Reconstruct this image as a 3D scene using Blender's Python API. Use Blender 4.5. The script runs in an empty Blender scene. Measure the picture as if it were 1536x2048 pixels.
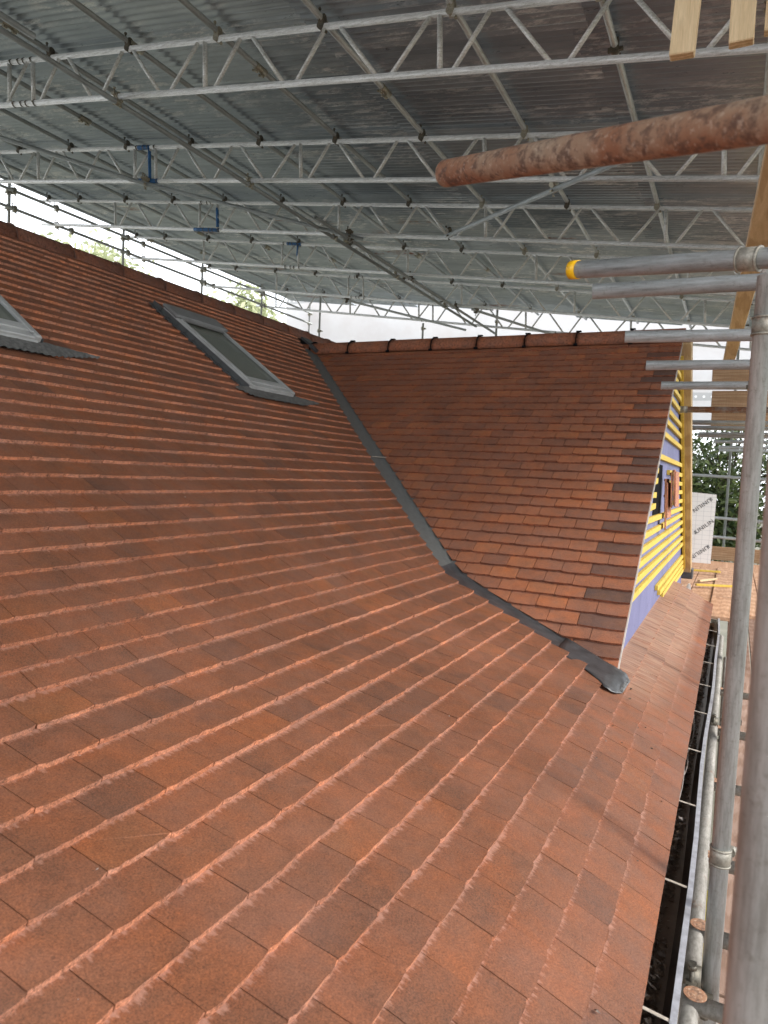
import bpy, math, random
from mathutils import Vector, Matrix
random.seed(7)
R = math.radians
S = bpy.context.scene
C = S.collection
pi = math.pi

# ------------------------------------------------------------------ camera
cd = bpy.data.cameras.new('camera'); cam = bpy.data.objects.new('camera', cd); C.objects.link(cam)
right, up, back = (0.89582, 0.44184, 0.04771), (-0.06842, 0.03103, 0.99717), (0.43911, -0.89655, 0.05803)
M3 = Matrix((right, up, back)).transposed()
cam.matrix_world = M3.to_4x4()
cd.sensor_fit = 'HORIZONTAL'; cd.sensor_width = 36; cd.lens = 33.28
cd.clip_start = 0.05; cd.clip_end = 600
cd.dof.use_dof = True; cd.dof.focus_distance = 3.4; cd.dof.aperture_fstop = 9
S.camera = cam

# ------------------------------------------------------------------ world, sun, exposure
SUN_EL, SUN_AZ = R(40), R(97)          # azimuth clockwise from +Y
W = bpy.data.worlds.new("World"); S.world = W; W.use_nodes = True
nt = W.node_tree; nt.nodes.clear()
wo = nt.nodes.new('ShaderNodeOutputWorld'); bg = nt.nodes.new('ShaderNodeBackground')
sky = nt.nodes.new('ShaderNodeTexSky'); sky.sky_type = 'NISHITA'; sky.sun_disc = False
sky.sun_elevation = SUN_EL; sky.sun_rotation = SUN_AZ; sky.dust_density = 4; sky.air_density = 1.2
# thin bright cloud veil over the sky
tc = nt.nodes.new('ShaderNodeTexCoord'); nz = nt.nodes.new('ShaderNodeTexNoise'); nz.inputs['Scale'].default_value = 2.2; nz.inputs['Detail'].default_value = 8
mr = nt.nodes.new('ShaderNodeMapRange'); mr.inputs[1].default_value = .3; mr.inputs[2].default_value = .7; mr.inputs[3].default_value = .75; mr.inputs[4].default_value = 1.0
mx = nt.nodes.new('ShaderNodeMix'); mx.data_type = 'RGBA'
mx.inputs['B'].default_value = (11, 11.4, 12, 1)
nt.links.new(tc.outputs['Generated'], nz.inputs['Vector']); nt.links.new(nz.outputs['Fac'], mr.inputs[0])
nt.links.new(mr.outputs[0], mx.inputs['Factor']); nt.links.new(sky.outputs[0], mx.inputs['A'])
nt.links.new(mx.outputs['Result'], bg.inputs['Color']); bg.inputs['Strength'].default_value = 0.15
nt.links.new(bg.outputs[0], wo.inputs[0])
sl = bpy.data.lights.new('sun', 'SUN'); sl.energy = 1.9; sl.angle = R(14); sl.color = (1, .95, .88)
so = bpy.data.objects.new('sun', sl); C.objects.link(so)
sd = Vector((math.sin(SUN_AZ)*math.cos(SUN_EL), math.cos(SUN_AZ)*math.cos(SUN_EL), math.sin(SUN_EL)))
so.rotation_euler = sd.to_track_quat('Z', 'Y').to_euler()
S.view_settings.view_transform = 'Standard'; S.view_settings.look = 'None'
S.view_settings.exposure = 0.82; S.view_settings.gamma = 1

# ------------------------------------------------------------------ materials
class NT:
    def __init__(s, name):
        s.m = bpy.data.materials.new(name); s.m.use_nodes = True; s.t = s.m.node_tree
        s.b = s.t.nodes['Principled BSDF']; s.tc = s.t.nodes.new('ShaderNodeTexCoord')
    def n(s, kind, **kw):
        o = s.t.nodes.new('ShaderNode' + kind)
        for k, v in kw.items():
            if k.startswith('i_'):
                key = k[2:].replace('_', ' '); o.inputs[int(key) if key.isdigit() else key].default_value = v
            else: setattr(o, k, v)
        return o
    def l(s, a, b): s.t.links.new(a, b)
    def noise(s, scale, detail=4, rough=.6, vec='Object', stretch=None, dist=0):
        o = s.n('TexNoise', i_Scale=scale, i_Detail=detail, i_Roughness=rough, i_Distortion=dist)
        src = s.tc.outputs[vec] if isinstance(vec, str) else vec
        if stretch:
            mp = s.n('Mapping', i_Scale=stretch); s.l(src, mp.inputs[0]); src = mp.outputs[0]
        s.l(src, o.inputs['Vector']); return o.outputs['Fac']
    def ramp(s, fac, stops):
        o = s.n('ValToRGB'); e = o.color_ramp.elements
        while len(e) < len(stops): e.new(.5)
        for el, (p, c) in zip(e, stops):
            el.position = p; el.color = (*c, 1) if isinstance(c, tuple) else (c, c, c, 1)
        s.l(fac, o.inputs[0]); return o.outputs[0]
    def mix(s, f, a, b, mode='MIX'):
        o = s.n('Mix', data_type='RGBA', blend_type=mode)
        for v, key in ((f, 'Factor'), (a, 'A'), (b, 'B')):
            if isinstance(v, (int, float)): o.inputs[key].default_value = v if key == 'Factor' else (v, v, v, 1)
            elif isinstance(v, tuple): o.inputs[key].default_value = (*v, 1)
            else: s.l(v, o.inputs[key])
        return o.outputs['Result']
    def math(s, op, a, b=0):
        o = s.n('Math', operation=op)
        for v, i in ((a, 0), (b, 1)):
            if isinstance(v, (int, float)): o.inputs[i].default_value = v
            else: s.l(v, o.inputs[i])
        return o.outputs[0]
    def bump(s, h, strength, dist=.002, prev=None):
        o = s.n('Bump', i_Strength=strength, i_Distance=dist); s.l(h, o.inputs['Height'])
        if prev is not None: s.l(prev, o.inputs['Normal'])
        return o.outputs[0]
    def fin(s, col=None, rough=.6, metal=0, normal=None, spec=None):
        if col is not None:
            if isinstance(col, tuple): s.b.inputs['Base Color'].default_value = (*col, 1)
            else: s.l(col, s.b.inputs['Base Color'])
        if isinstance(rough, (int, float)): s.b.inputs['Roughness'].default_value = rough
        else: s.l(rough, s.b.inputs['Roughness'])
        if isinstance(metal, (int, float)): s.b.inputs['Metallic'].default_value = metal
        else: s.l(metal, s.b.inputs['Metallic'])
        if normal is not None: s.l(normal, s.b.inputs['Normal'])
        if spec is not None: s.b.inputs['Specular IOR Level'].default_value = spec
        return s.m

def tile_mat(name, stops, edge=False, dust=.5, smear=False):
    t = NT(name)
    g = t.n('NewGeometry'); rnd = g.outputs['Random Per Island']
    base = t.ramp(rnd, stops)
    n1 = t.noise(9, 5, .62); base = t.mix(t.ramp(n1, [(.38, 0.0), (.68, .75)]), base, t.mix(1, base, (1.42, 1.08, .74), 'MULTIPLY'))
    n2 = t.noise(23, 4, .6); base = t.mix(t.ramp(n2, [(.45, 0.0), (.75, .45)]), base, t.mix(1, base, (.62, .62, .7), 'MULTIPLY'))
    grain = t.noise(260, 5, .8)
    base = t.mix(.85, base, t.mix(1, base, t.ramp(grain, [(.36, (.42, .40, .40)), (.5, (1.0, 1.0, 1.0)), (.63, (1.6, 1.5, 1.42))]), 'MULTIPLY'))
    if edge:
        chip = t.noise(62, 7, .85)
        base = t.mix(1, base, t.ramp(chip, [(.38, (.30, .28, .26)), (.48, (.95, .95, .95)), (.62, (1.3, 1.25, 1.22))]), 'MULTIPLY')
    if not edge:
        uv = t.n('UVMap', uv_map='UVMap'); sp = t.n('SeparateXYZ'); t.l(uv.outputs[0], sp.inputs[0])
        v = sp.outputs[1]
        ns = t.noise(60, 6, .75, 'Object', (.45, 1.5, .45))
        big = t.noise(2.1, 3, .6)
        m = t.math('ADD', t.math('MULTIPLY', t.math('SUBTRACT', v, .87), 5.5), t.math('MULTIPLY', t.math('SUBTRACT', ns, .54), 4.2))
        m = t.math('ADD', m, t.math('MULTIPLY', t.math('SUBTRACT', big, .55), 2.0))
        pm = t.ramp(m, [(.05, 0.0), (.65, dust)])
        base = t.mix(pm, base, (.44, .245, .185))
        # thin film of dust, stronger on some tiles
        d2 = t.math('MULTIPLY', t.ramp(t.noise(3.1, 4, .65), [(.42, 0.0), (.75, .22)]), 1.0)
        base = t.mix(d2, base, (.33, .16, .115))
    col = base
    fine = t.noise(900, 2, .6); coarse = t.noise(75, 4, .65)
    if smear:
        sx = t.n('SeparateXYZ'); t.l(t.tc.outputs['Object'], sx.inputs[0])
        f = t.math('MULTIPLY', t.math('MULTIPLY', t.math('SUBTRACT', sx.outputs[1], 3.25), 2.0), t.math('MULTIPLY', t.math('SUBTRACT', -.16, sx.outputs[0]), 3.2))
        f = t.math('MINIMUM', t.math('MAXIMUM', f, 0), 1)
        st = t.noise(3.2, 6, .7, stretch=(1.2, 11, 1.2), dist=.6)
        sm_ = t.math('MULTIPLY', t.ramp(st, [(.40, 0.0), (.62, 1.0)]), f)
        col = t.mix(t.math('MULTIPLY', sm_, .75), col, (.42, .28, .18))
        col = t.mix(t.math('MULTIPLY', f, .3), col, (.30, .18, .14))  # even paler tint besides the streaks, stronger towards the gable foot
    nrm = t.bump(coarse, .4 if not edge else 1.0, .004)
    nrm = t.bump(grain, .55, .0016, nrm)
    rough = t.ramp(n1, [(.3, .62), (.7, .8)])
    return t.fin(col, rough, 0, nrm, .35)

MAIN = [(0, (.112, .053, .033)), (.12, (.138, .061, .035)), (.5, (.162, .067, .035)), (.88, (.152, .065, .037)), (1, (.190, .074, .032))]
m_tile = tile_mat('clay_tile_sanded', MAIN, dust=.55)
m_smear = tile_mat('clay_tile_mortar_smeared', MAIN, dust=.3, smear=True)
m_tedge = tile_mat('clay_tile_pale_edge', [(0, (.33, .155, .10)), (1, (.45, .225, .15))], edge=True)  # paler pink tone for the tail faces of the main tiles
m_wtile = tile_mat('clay_tile_wing', [(0, (.20, .092, .060)), (.4, (.228, .100, .060)), (.75, (.25, .106, .060)), (1, (.29, .118, .058))], dust=.2)
m_wedge = tile_mat('clay_tile_wing_edge', [(0, (.17, .07, .045)), (1, (.25, .10, .06))], edge=True)
m_dtile = tile_mat('clay_tile_dark', [(0, (.085, .055, .047)), (1, (.125, .068, .053))], dust=.05)
m_ridge = tile_mat('clay_ridge', [(0, (.17, .075, .05)), (1, (.26, .11, .065))], edge=True)
m_mridge = tile_mat('clay_ridge_weathered', [(0, (.12, .060, .045)), (1, (.19, .085, .055))], edge=True)

def galv(name, c0, c1, rough=.42, metal=.75, streak=(1, .10, 1), rust=0.0):
    t = NT(name)
    n = t.noise(14, 6, .7, stretch=streak); n2 = t.noise(90, 5, .75, stretch=streak); n3 = t.noise(4, 3, .6)
    col = t.ramp(n, [(.3, c0), (.7, c1)])
    col = t.mix(t.ramp(n2, [(.38, .6), (.56, 0.0)]), col, t.mix(1, col, (.52, .5, .47), 'MULTIPLY'))
    col = t.mix(t.ramp(t.noise(70, 6, .8), [(.54, 0.0), (.66, .55)]), col, t.mix(1, col, (.55, .52, .46), 'MULTIPLY'))
    if rust > 0:
        r = t.ramp(t.noise(7, 7, .72), [(.62 - rust*.25, 0.0), (.74 - rust*.25, 1.0)])
        col = t.mix(r, col, t.ramp(n2, [(.3, (.10, .04, .02)), (.7, (.30, .13, .06))]))
        mt = t.math('MULTIPLY', t.math('SUBTRACT', 1, r), metal)
    else: mt = metal
    ro = t.ramp(n3, [(.3, rough - .08), (.7, rough + .14)])
    return t.fin(col, ro, mt, t.bump(n2, .25, .001))
m_galv = galv('galvanised_tube', (.42, .455, .46), (.72, .755, .76), .40, .25)
m_galvd = galv('weathered_tube', (.28, .31, .32), (.50, .54, .55), .45, .25)
m_galvn = galv('scuffed_tube', (.30, .33, .33), (.60, .63, .63), .42, .22)
m_dirty = galv('grimy_tube', (.20, .19, .17), (.36, .34, .31), .6, .25, (1, .3, 1), .1)
m_alu = galv('aluminium_tube', (.66, .67, .66), (.88, .89, .88), .42, .2, (.12, 1, 1))
m_coup = galv('coupler_steel', (.07, .065, .055), (.22, .20, .16), .5, .6, (1, 1, 1), .15)
m_coupmid = galv('coupler_worn', (.20, .19, .16), (.40, .38, .33), .5, .4, (1, 1, 1), .15)
m_couplight = galv('coupler_plated', (.30, .28, .22), (.52, .5, .42), .45, .6, (1, 1, 1), .1)

def rusty():
    t = NT('rusty_tube')
    n = t.noise(4.5, 5, .6); n2 = t.noise(45, 5, .7); n3 = t.noise(1.2, 3, .6)
    col = t.ramp(n, [(.30, (.20, .080, .042)), (.44, (.33, .155, .085)), (.55, (.38, .25, .165)), (.66, (.47, .38, .28))])
    col = t.mix(t.ramp(n2, [(.40, .85), (.52, 0.0)]), col, (.13, .075, .055))
    col = t.mix(t.ramp(t.noise(120, 4, .7), [(.56, 0.0), (.64, .5)]), col, (.62, .48, .37))
    return t.fin(col, .82, .05, t.bump(n2, .8, .0022), .3)
m_rust = rusty()

def wood(name, a, b, sc=(12, 12, .9)):
    t = NT(name)
    n = t.noise(1.6, 4, .6, stretch=sc, dist=1.6)
    w = t.n('TexWave', wave_type='RINGS', i_Scale=1.2, i_Distortion=5.0, i_Detail=3.0, i_Detail_Scale=1.4)
    mp = t.n('Mapping', i_Scale=sc); t.l(t.tc.outputs['Object'], mp.inputs[0]); t.l(mp.outputs[0], w.inputs[0])
    col = t.ramp(n, [(.3, a), (.7, b)])
    col = t.mix(t.ramp(w.outputs['Fac'], [(.35, .38), (.6, 0.0)]), col, t.mix(1, col, (.52, .40, .28), 'MULTIPLY'))
    g = t.noise(240, 3, .6, stretch=(1, 1, .06)); col = t.mix(.35, col, t.mix(1, col, t.ramp(g, [(.3, .6), (.7, 1.3)]), 'MULTIPLY'))
    return t.fin(col, .75, 0, t.bump(g, .2, .001), .3)
m_wood = wood('sawn_pine', (.58, .43, .25), (.74, .58, .37))
m_woody = wood('sawn_pine_along', (.50, .36, .20), (.64, .49, .30), (12, .9, 12))
m_plank = wood('scaffold_board', (.40, .22, .13), (.60, .38, .25), (14, 1.0, 14))
m_plankd = wood('dusty_scaffold_board', (.26, .17, .13), (.42, .29, .23), (14, 1.0, 14))
m_barge = wood('treated_barge', (.42, .30, .16), (.54, .41, .24), (9, 1.0, 1.0))
m_ply = wood('brown_ply', (.33, .21, .12), (.46, .31, .19), (1.0, 9, 9))
def plain(name, c, rough=.6, metal=0, var=.25, sc=20, bump=.1, spec=None, trans=None):
    t = NT(name); n = t.noise(sc, 5, .65)
    col = t.ramp(n, [(.3, tuple(x*(1 - var) for x in c)), (.7, tuple(min(1, x*(1 + var)) for x in c))])
    t.fin(col, rough, metal, t.bump(t.noise(sc*3, 4, .6), bump, .003), spec)
    if trans: t.b.inputs['Transmission Weight'].default_value = trans
    return t.m
m_yellow = plain('yellow_treated_batten', (.60, .42, .065), .7, 0, .18, 30)
m_cap = plain('yellow_plastic', (.85, .48, .01), .4, 0, .06)
m_blue = plain('blue_tape', (.03, .13, .33), .5, 0, .3)
m_lead = plain('dark_lead', (.060, .062, .066), .38, .25, .35, 14, .35)
m_leadb = plain('worn_bright_lead', (.105, .105, .105), .38, .4, .9, 45, .9)
m_valley = plain('grey_valley_trough', (.105, .109, .105), .62, 0, .22, 40, .5)
m_frame = plain('grey_aluminium_frame', (.40, .41, .405), .42, .3, .15, 8)
m_flash = plain('dull_flashing', (.13, .13, .125), .55, .3, .45, 45, .5)
m_cover = plain('grey_cover', (.21, .215, .215), .45, .35, .15, 8)
m_frame_d = plain('dark_aluminium_frame', (.085, .092, .095), .45, .4, .15, 8)
m_gut = plain('gutter_inside', (.075, .055, .042), .28, .1, .4, 12, .3)
m_gutlip = plain('gutter_lip', (.36, .37, .41), .5, .2, .3, 30, .3)
m_white = plain('white_strap', (.42, .37, .31), .6, 0, .35, 60)
m_black = plain('black_plastic', (.008, .008, .009), .9, spec=.05)
m_cable = plain('grey_cable', (.22, .19, .17), .5)
m_mortar = plain('grey_undercloak', (.40, .37, .34), .8, 0, .25, 40, .4)
m_brick = plain('house_wall_render', (.42, .33, .27), .9, 0, .2, 6)
def membrane():
    t = NT('breather_membrane'); n = t.noise(5, 6, .7, stretch=(1, 1, .35)); n2 = t.noise(26, 5, .7, stretch=(1, 1, .2))
    col = t.ramp(n, [(.3, (.115, .12, .235)), (.7, (.175, .18, .33))])
    k = t.ramp(t.noise(11, 3, .9, dist=2), [(.655, 0.0), (.67, .5)])
    col = t.mix(k, col, (.05, .05, .09))
    return t.fin(col, .6, 0, t.bump(n2, .7, .01))
m_memb = membrane()
def glass():
    t = NT('skylight_glass'); n = t.noise(3, 4, .6)
    return t.fin(t.ramp(n, [(.3, (.10, .11, .09)), (.7, (.14, .15, .125))]), .16, 0, None, .9)
m_glass = glass()
def corr(name, rust=0.0):
    t = NT(name); oi = t.n('ObjectInfo'); rn = oi.outputs['Random']
    n = t.noise(3, 6, .7, stretch=(.35, 1.5, 1)); n2 = t.noise(12, 7, .78, stretch=(.25, 2.0, 1))
    col = t.ramp(n, [(.3, (.32, .375, .435)), (.7, (.48, .545, .61))])
    vec = t.n('VectorMath', operation='ADD'); t.l(t.tc.outputs['Object'], vec.inputs[0])
    cb = t.n('CombineXYZ'); t.l(t.math('MULTIPLY', rn, 60), cb.inputs[0]); t.l(cb.outputs[0], vec.inputs[1])
    p1 = t.noise(.9, 3, .6, vec.outputs[0], (.5, 1.4, 1)); p2 = t.noise(9, 8, .82, vec.outputs[0], (.35, 1.8, 1))
    st = t.math('MULTIPLY', t.ramp(p1, [(.46, 0.0), (.58, 1.0)]), t.ramp(p2, [(.50, 0.0), (.58, .85)]))
    col = t.mix(st, col, (.80, .82, .84))
    col = t.mix(1, col, t.ramp(rn, [(0, (.78, .8, .82)), (.7, (1.0, 1.0, 1.0)), (1, (1.22, 1.2, 1.16))]), 'MULTIPLY')
    r = t.math('MULTIPLY', t.ramp(p2, [(.47 - rust*.2, 0.0), (.55 - rust*.2, 1.0)]), t.ramp(p1, [(.60 - rust*.25, 0.0), (.68 - rust*.25, 1.0)]))
    r = t.math('MULTIPLY', r, t.math('GREATER_THAN', rn, .86 - rust)) 
    col = t.mix(r, col, (.22, .075, .035))
    mt = t.math('SUBTRACT', .58, t.math('MULTIPLY', st, .35))
    return t.fin(col, t.ramp(n2, [(.3, .25), (.7, .40)]), mt, t.bump(n2, .15, .003))
m_corr = corr('corrugated_steel')
def debris_sheet():
    t = NT('white_scaffold_sheeting'); n = t.noise(1.2, 5, .6)
    w = t.noise(2.2, 6, .65, stretch=(1, 1, .5))
    sp = t.n('SeparateXYZ'); t.l(t.tc.outputs['Object'], sp.inputs[0]); x, z = sp.outputs[0], sp.outputs[2]
    # reinforced bands with eyelets every 1.35 m
    zb = t.math('FRACT', t.math('DIVIDE', t.math('ADD', z, 40.0), 1.35))
    band = t.math('LESS_THAN', zb, .13)
    ex = t.math('ABSOLUTE', t.math('SUBTRACT', t.math('FRACT', t.math('DIVIDE', x, .16)), .5))
    ez = t.math('ABSOLUTE', t.math('SUBTRACT', zb, .065))
    hole = t.math('LESS_THAN', t.math('ADD', t.math('POWER', t.math('MULTIPLY', ex, .16), 2), t.math('POWER', t.math('MULTIPLY', ez, 1.35), 2)), .0007)
    col = t.ramp(n, [(.3, (.58, .55, .54)), (.7, (.66, .655, .66))])
    col = t.mix(t.math('MULTIPLY', band, .6), col, (.34, .35, .35)); col = t.mix(hole, col, (.85, .85, .85))
    bs = t.n('BsdfTranslucent'); df = t.n('BsdfDiffuse'); ms = t.n('MixShader', i_0=.62)
    t.l(col, bs.inputs[0]); t.l(col, df.inputs[0]); nb = t.bump(w, .6, .05); t.l(nb, df.inputs['Normal'])
    t.l(df.outputs[0], ms.inputs[1]); t.l(bs.outputs[0], ms.inputs[2]); t.l(ms.outputs[0], t.t.nodes['Material Output'].inputs[0])
    return t.m
m_sheet = debris_sheet()
def leaf(name, a, b):
    t = NT(name); g = t.n('NewGeometry')
    col = t.ramp(g.outputs['Random Per Island'], [(0, a), (1, b)])
    t.fin(col, .45, 0, None, .4)
    tr = t.n('BsdfTranslucent'); t.l(col, tr.inputs[0]); ms = t.n('MixShader', i_0=.35)
    t.l(t.b.outputs[0], ms.inputs[1]); t.l(tr.outputs[0], ms.inputs[2]); t.l(ms.outputs[0], t.t.nodes['Material Output'].inputs[0])
    return t.m
m_leaf = leaf('dark_shrub_leaf', (.025, .05, .018), (.14, .18, .06))
m_leafp = leaf('haze_paled_leaf', (.30, .34, .18), (.50, .52, .32))  # leaf colour washed out to carry haze and overexposure
m_bark = plain('bark', (.09, .07, .05), .9)
m_moss = plain('wet_moss_debris', (.085, .055, .036), .28, 0, .6, 60, .8, .6)
def board_foil():
    t = NT('printed_foil_board'); sp = t.n('SeparateXYZ'); t.l(t.tc.outputs['Object'], sp.inputs[0])
    gx = t.math('LESS_THAN', t.math('FRACT', t.math('DIVIDE', sp.outputs[0], .105)), .05)
    gz = t.math('LESS_THAN', t.math('FRACT', t.math('DIVIDE', sp.outputs[2], .075)), .07)
    col = t.mix(t.math('MULTIPLY', t.math('MAXIMUM', gx, gz), .6), (.78, .78, .77), (.42, .44, .46))
    return t.fin(col, .5, .0)
m_foil = board_foil()
m_ink = plain('dark_print', (.03, .03, .032), .6)
def ground():
    t = NT('rough_ground'); n = t.noise(.6, 8, .7); return t.fin(t.ramp(n, [(.3, (.08, .08, .055)), (.7, (.15, .135, .10))]), .95, 0, t.bump(t.noise(6, 6, .7), .5, .05))
m_ground = ground()

# ------------------------------------------------------------------ mesh helpers
class MB:
    def __init__(s): s.v = []; s.f = []; s.mi = []; s.uv = []; s.sm = []
    def face(s, idx, mi=0, uv=None, sm=False):
        s.f.append(tuple(idx)); s.mi.append(mi); s.uv.append(uv); s.sm.append(sm)
    def box(s, c, e, mi=0, rot=None, bev=0):
        # bevelled box centred at c, half extents e, rot = 3x3 Matrix
        c = Vector(c); n = len(s.v); r = rot or Matrix.Identity(3)
        if bev <= 0:
            for sx in (-1, 1):
                for sy in (-1, 1):
                    for sz in (-1, 1): s.v.append(tuple(c + r @ Vector((sx*e[0], sy*e[1], sz*e[2]))))
            for q in ((0, 1, 3, 2), (4, 6, 7, 5), (0, 4, 5, 1), (2, 3, 7, 6), (0, 2, 6, 4), (1, 5, 7, 3)): s.face([n + i for i in q], mi)
            return
        ring = lambda z, k: [(sx*(e[0] - (k if a else 0)), sy*(e[1] - (0 if a else k)), z) for sx, sy, a in
                             ((-1, -1, 0), (-1, -1, 1)[:3] if 0 else (1, -1, 0), )]
        b = bev
        def rg(z, ins):
            X, Y = e[0] - ins, e[1] - ins; k = b if ins == 0 else b*.3
            return [(-X, -Y + k, z), (-X + k, -Y, z), (X - k, -Y, z), (X, -Y + k, z), (X, Y - k, z), (X - k, Y, z), (-X + k, Y, z), (-X, Y - k, z)]
        rs = [rg(-e[2], b), rg(-e[2] + b, 0), rg(e[2] - b, 0), rg(e[2], b)]
        for q in rs:
            for p in q: s.v.append(tuple(c + r @ Vector(p)))
        for j in range(3):
            for i in range(8):
                k = (i + 1) % 8; s.face([n + j*8 + i, n + j*8 + k, n + (j+1)*8 + k, n + (j+1)*8 + i], mi)
        s.face([n + i for i in reversed(range(8))], mi); s.face([n + 24 + i for i in range(8)], mi)
    def beam(s, a, b, w, h, mi=0, upv=(0, 0, 1), bev=0):
        a, b = Vector(a), Vector(b); d = b - a; L = d.length; d.normalize(); u = Vector(upv); sd_ = d.cross(u).normalized(); u = sd_.cross(d)
        s.box((a + b)/2, (w/2, L/2, h/2), mi, Matrix((sd_, d, u)).transposed(), bev)
    def tube(s, a, b, r, n=14, mi=0, hollow=False, caps=True, r2=None, segs=1, wob=0, cap_mi=None):
        a, b = Vector(a), Vector(b); d = (b - a).normalized(); u = d.orthogonal().normalized(); w = d.cross(u); r2 = r if r2 is None else r2
        base = len(s.v)
        for j in range(segs + 1):
            t = j/segs; c = a.lerp(b, t); rr = r + (r2 - r)*t
            if wob and 0 < j < segs: c = c + u*random.uniform(-wob, wob) + w*random.uniform(-wob, wob)
            for i in range(n):
                an = 2*pi*i/n; s.v.append(tuple(c + (u*math.cos(an) + w*math.sin(an))*rr))
        for j in range(segs):
            for i in range(n):
                k = (i + 1) % n; s.face([base + j*n + i, base + j*n + k, base + (j+1)*n + k, base + (j+1)*n + i], mi, None, True)
        cm = mi if cap_mi is None else cap_mi
        if hollow:
            for end, c, sg in ((0, a, 1), (segs, b, -1)):
                o = base + end*n; q = len(s.v); ri = r*.84
                for dep in (0, .12):
                    for i in range(n):
                        an = 2*pi*i/n; s.v.append(tuple(c + d*sg*dep + (u*math.cos(an) + w*math.sin(an))*ri))
                for i in range(n):
                    k = (i + 1) % n
                    s.face([o + i, q + i, q + k, o + k], cm); s.face([q + i, q + n + i, q + n + k, q + k], cm, None, True)
                s.face([q + n + i for i in range(n)], cm)
        elif caps:
            s.face([base + i for i in reversed(range(n))], cm); s.face([base + segs*n + i for i in range(n)], cm)
    def path(s, pts, r, n=8, mi=0):
        for p, q in zip(pts[:-1], pts[1:]): s.tube(p, q, r, n, mi)
    def prism(s, poly, a, b, mi=0, mi_side=None):
        # polygon given as list of 3D points at a; extruded by vector b
        n = len(s.v); k = len(poly); b = Vector(b)
        for p in poly: s.v.append(tuple(Vector(p) + Vector(a)))
        for p in poly: s.v.append(tuple(Vector(p) + Vector(a) + b))
        s.face([n + i for i in range(k)], mi); s.face([n + k + i for i in reversed(range(k))], mi)
        for i in range(k):
            j = (i + 1) % k; s.face([n + i, n + k + i, n + k + j, n + j], mi if mi_side is None else mi_side)
    def build(s, name, mats, parent=None, loc=None):
        me = bpy.data.meshes.new(name); me.from_pydata(s.v, [], s.f)
        if not isinstance(mats, (list, tuple)): mats = [mats]
        for m in mats: me.materials.append(m)
        me.polygons.foreach_set('material_index', s.mi); me.polygons.foreach_set('use_smooth', s.sm)
        if any(u is not None for u in s.uv):
            uvl = me.uv_layers.new(name='UVMap'); d = []
            for f, u in zip(s.f, s.uv):
                for i in range(len(f)): d.extend(u[i] if u else (0, 0))
            uvl.data.foreach_set('uv', d)
        me.update(); o = bpy.data.objects.new(name, me); C.objects.link(o)
        if parent is not None: o.parent = parent
        if loc is not None: o.location = loc
        return o

def empty(name, label, cat, loc=(0, 0, 0), group=None, rot=None):
    o = bpy.data.objects.new(name, None); C.objects.link(o); o.location = loc; o.empty_display_size = .1
    if rot: o.rotation_euler = rot
    return tag(o, label, cat, group)
def tag(o, label=None, cat=None, group=None, kind=None):
    if label: o['label'] = label
    if cat: o['category'] = cat
    if group: o['group'] = group
    if kind: o['kind'] = kind
    return o
def inst(src, parent, loc, rot=(0, 0, 0), sc=None):
    o = src.copy(); C.objects.link(o); o.parent = parent; o.location = loc; o.rotation_euler = rot
    if sc: o.scale = sc
    return o

# ------------------------------------------------------------------ geometry of the two roofs
PROF = [(-0.1097,-1.1473),(-0.2044,-1.0904),(-0.2992,-1.0379),(-0.3939,-0.9894),(-0.4881,-0.9441),(-0.5868,-0.9095),(-0.6864,-0.8763),(-0.786,-0.8433),(-0.8852,-0.81),(-0.9846,-0.7768),(-1.0842,-0.7434),(-1.1839,-0.7094),(-1.2837,-0.6743),(-1.394,-0.6357),(-1.5042,-0.5911),(-1.568,-0.5459),(-1.6335,-0.4995),(-1.7008,-0.4518),(-1.7698,-0.403),(-1.8405,-0.3529),(-1.913,-0.3016),(-1.9872,-0.2491),(-2.0631,-0.1953),(-2.1407,-0.1404),(-2.2201,-0.0842),(-2.3011,-0.0268),(-2.384,0.0319),(-2.4613,0.0866),(-2.5386,0.1413),(-2.6159,0.1961),(-2.6932,0.2508),(-2.7705,0.3055),(-2.8478,0.3603),(-2.9251,0.415),(-3.0024,0.4697),(-3.0797,0.5245),(-3.157,0.5792),(-3.2344,0.634),(-3.3117,0.6887),(-3.389,0.7434),(-3.4663,0.7982),(-3.5436,0.8529),(-3.6209,0.9076),(-3.6982,0.9624),(-3.7755,1.0171),(-3.8528,1.0718),(-3.9301,1.1266),(-4.0075,1.1813),(-4.0848,1.2361),(-4.1621,1.2908),(-4.2394,1.3455),(-4.3167,1.4003),(-4.394,1.455)]
NK = len(PROF) - 1
def prof(k):
    i = max(0, min(NK - 1, int(math.floor(k)))); t = k - i
    (a, b), (c, d) = PROF[i], PROF[i+1]; return a + (c - a)*t, b + (d - b)*t
def pnorm(k):
    a, b = prof(k - .4 if k > .4 else k), prof(k + .4); dx, dz = b[0] - a[0], b[1] - a[1]; L = math.hypot(dx, dz)
    return (dz/L, -dx/L)         # outward normal (x, z)
def mp(k, y, h=0):
    x, z = prof(k); n = pnorm(k); return Vector((x + n[0]*h, y, z + n[1]*h))
COT = 1.2686; WP = math.atan(1/COT)
YR, ZR = 6.43, 1.25                       # wing ridge
def wy(z): return YR - (ZR - z)*COT + .035
XG = -.495                                 # plane of the gable
def yv(k): return wy(prof(k)[1])
VAL = [(prof(k)[0], yv(k), prof(k)[1]) for k in [3.2 + i*.5 for i in range(2*(NK - 4))] if prof(k)[1] < ZR - .02]
def vgap(k): return .195 + .055*min(1, max(0, (k - 12)/8)) - .045*min(1, max(0, (k - 26)/20))
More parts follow.
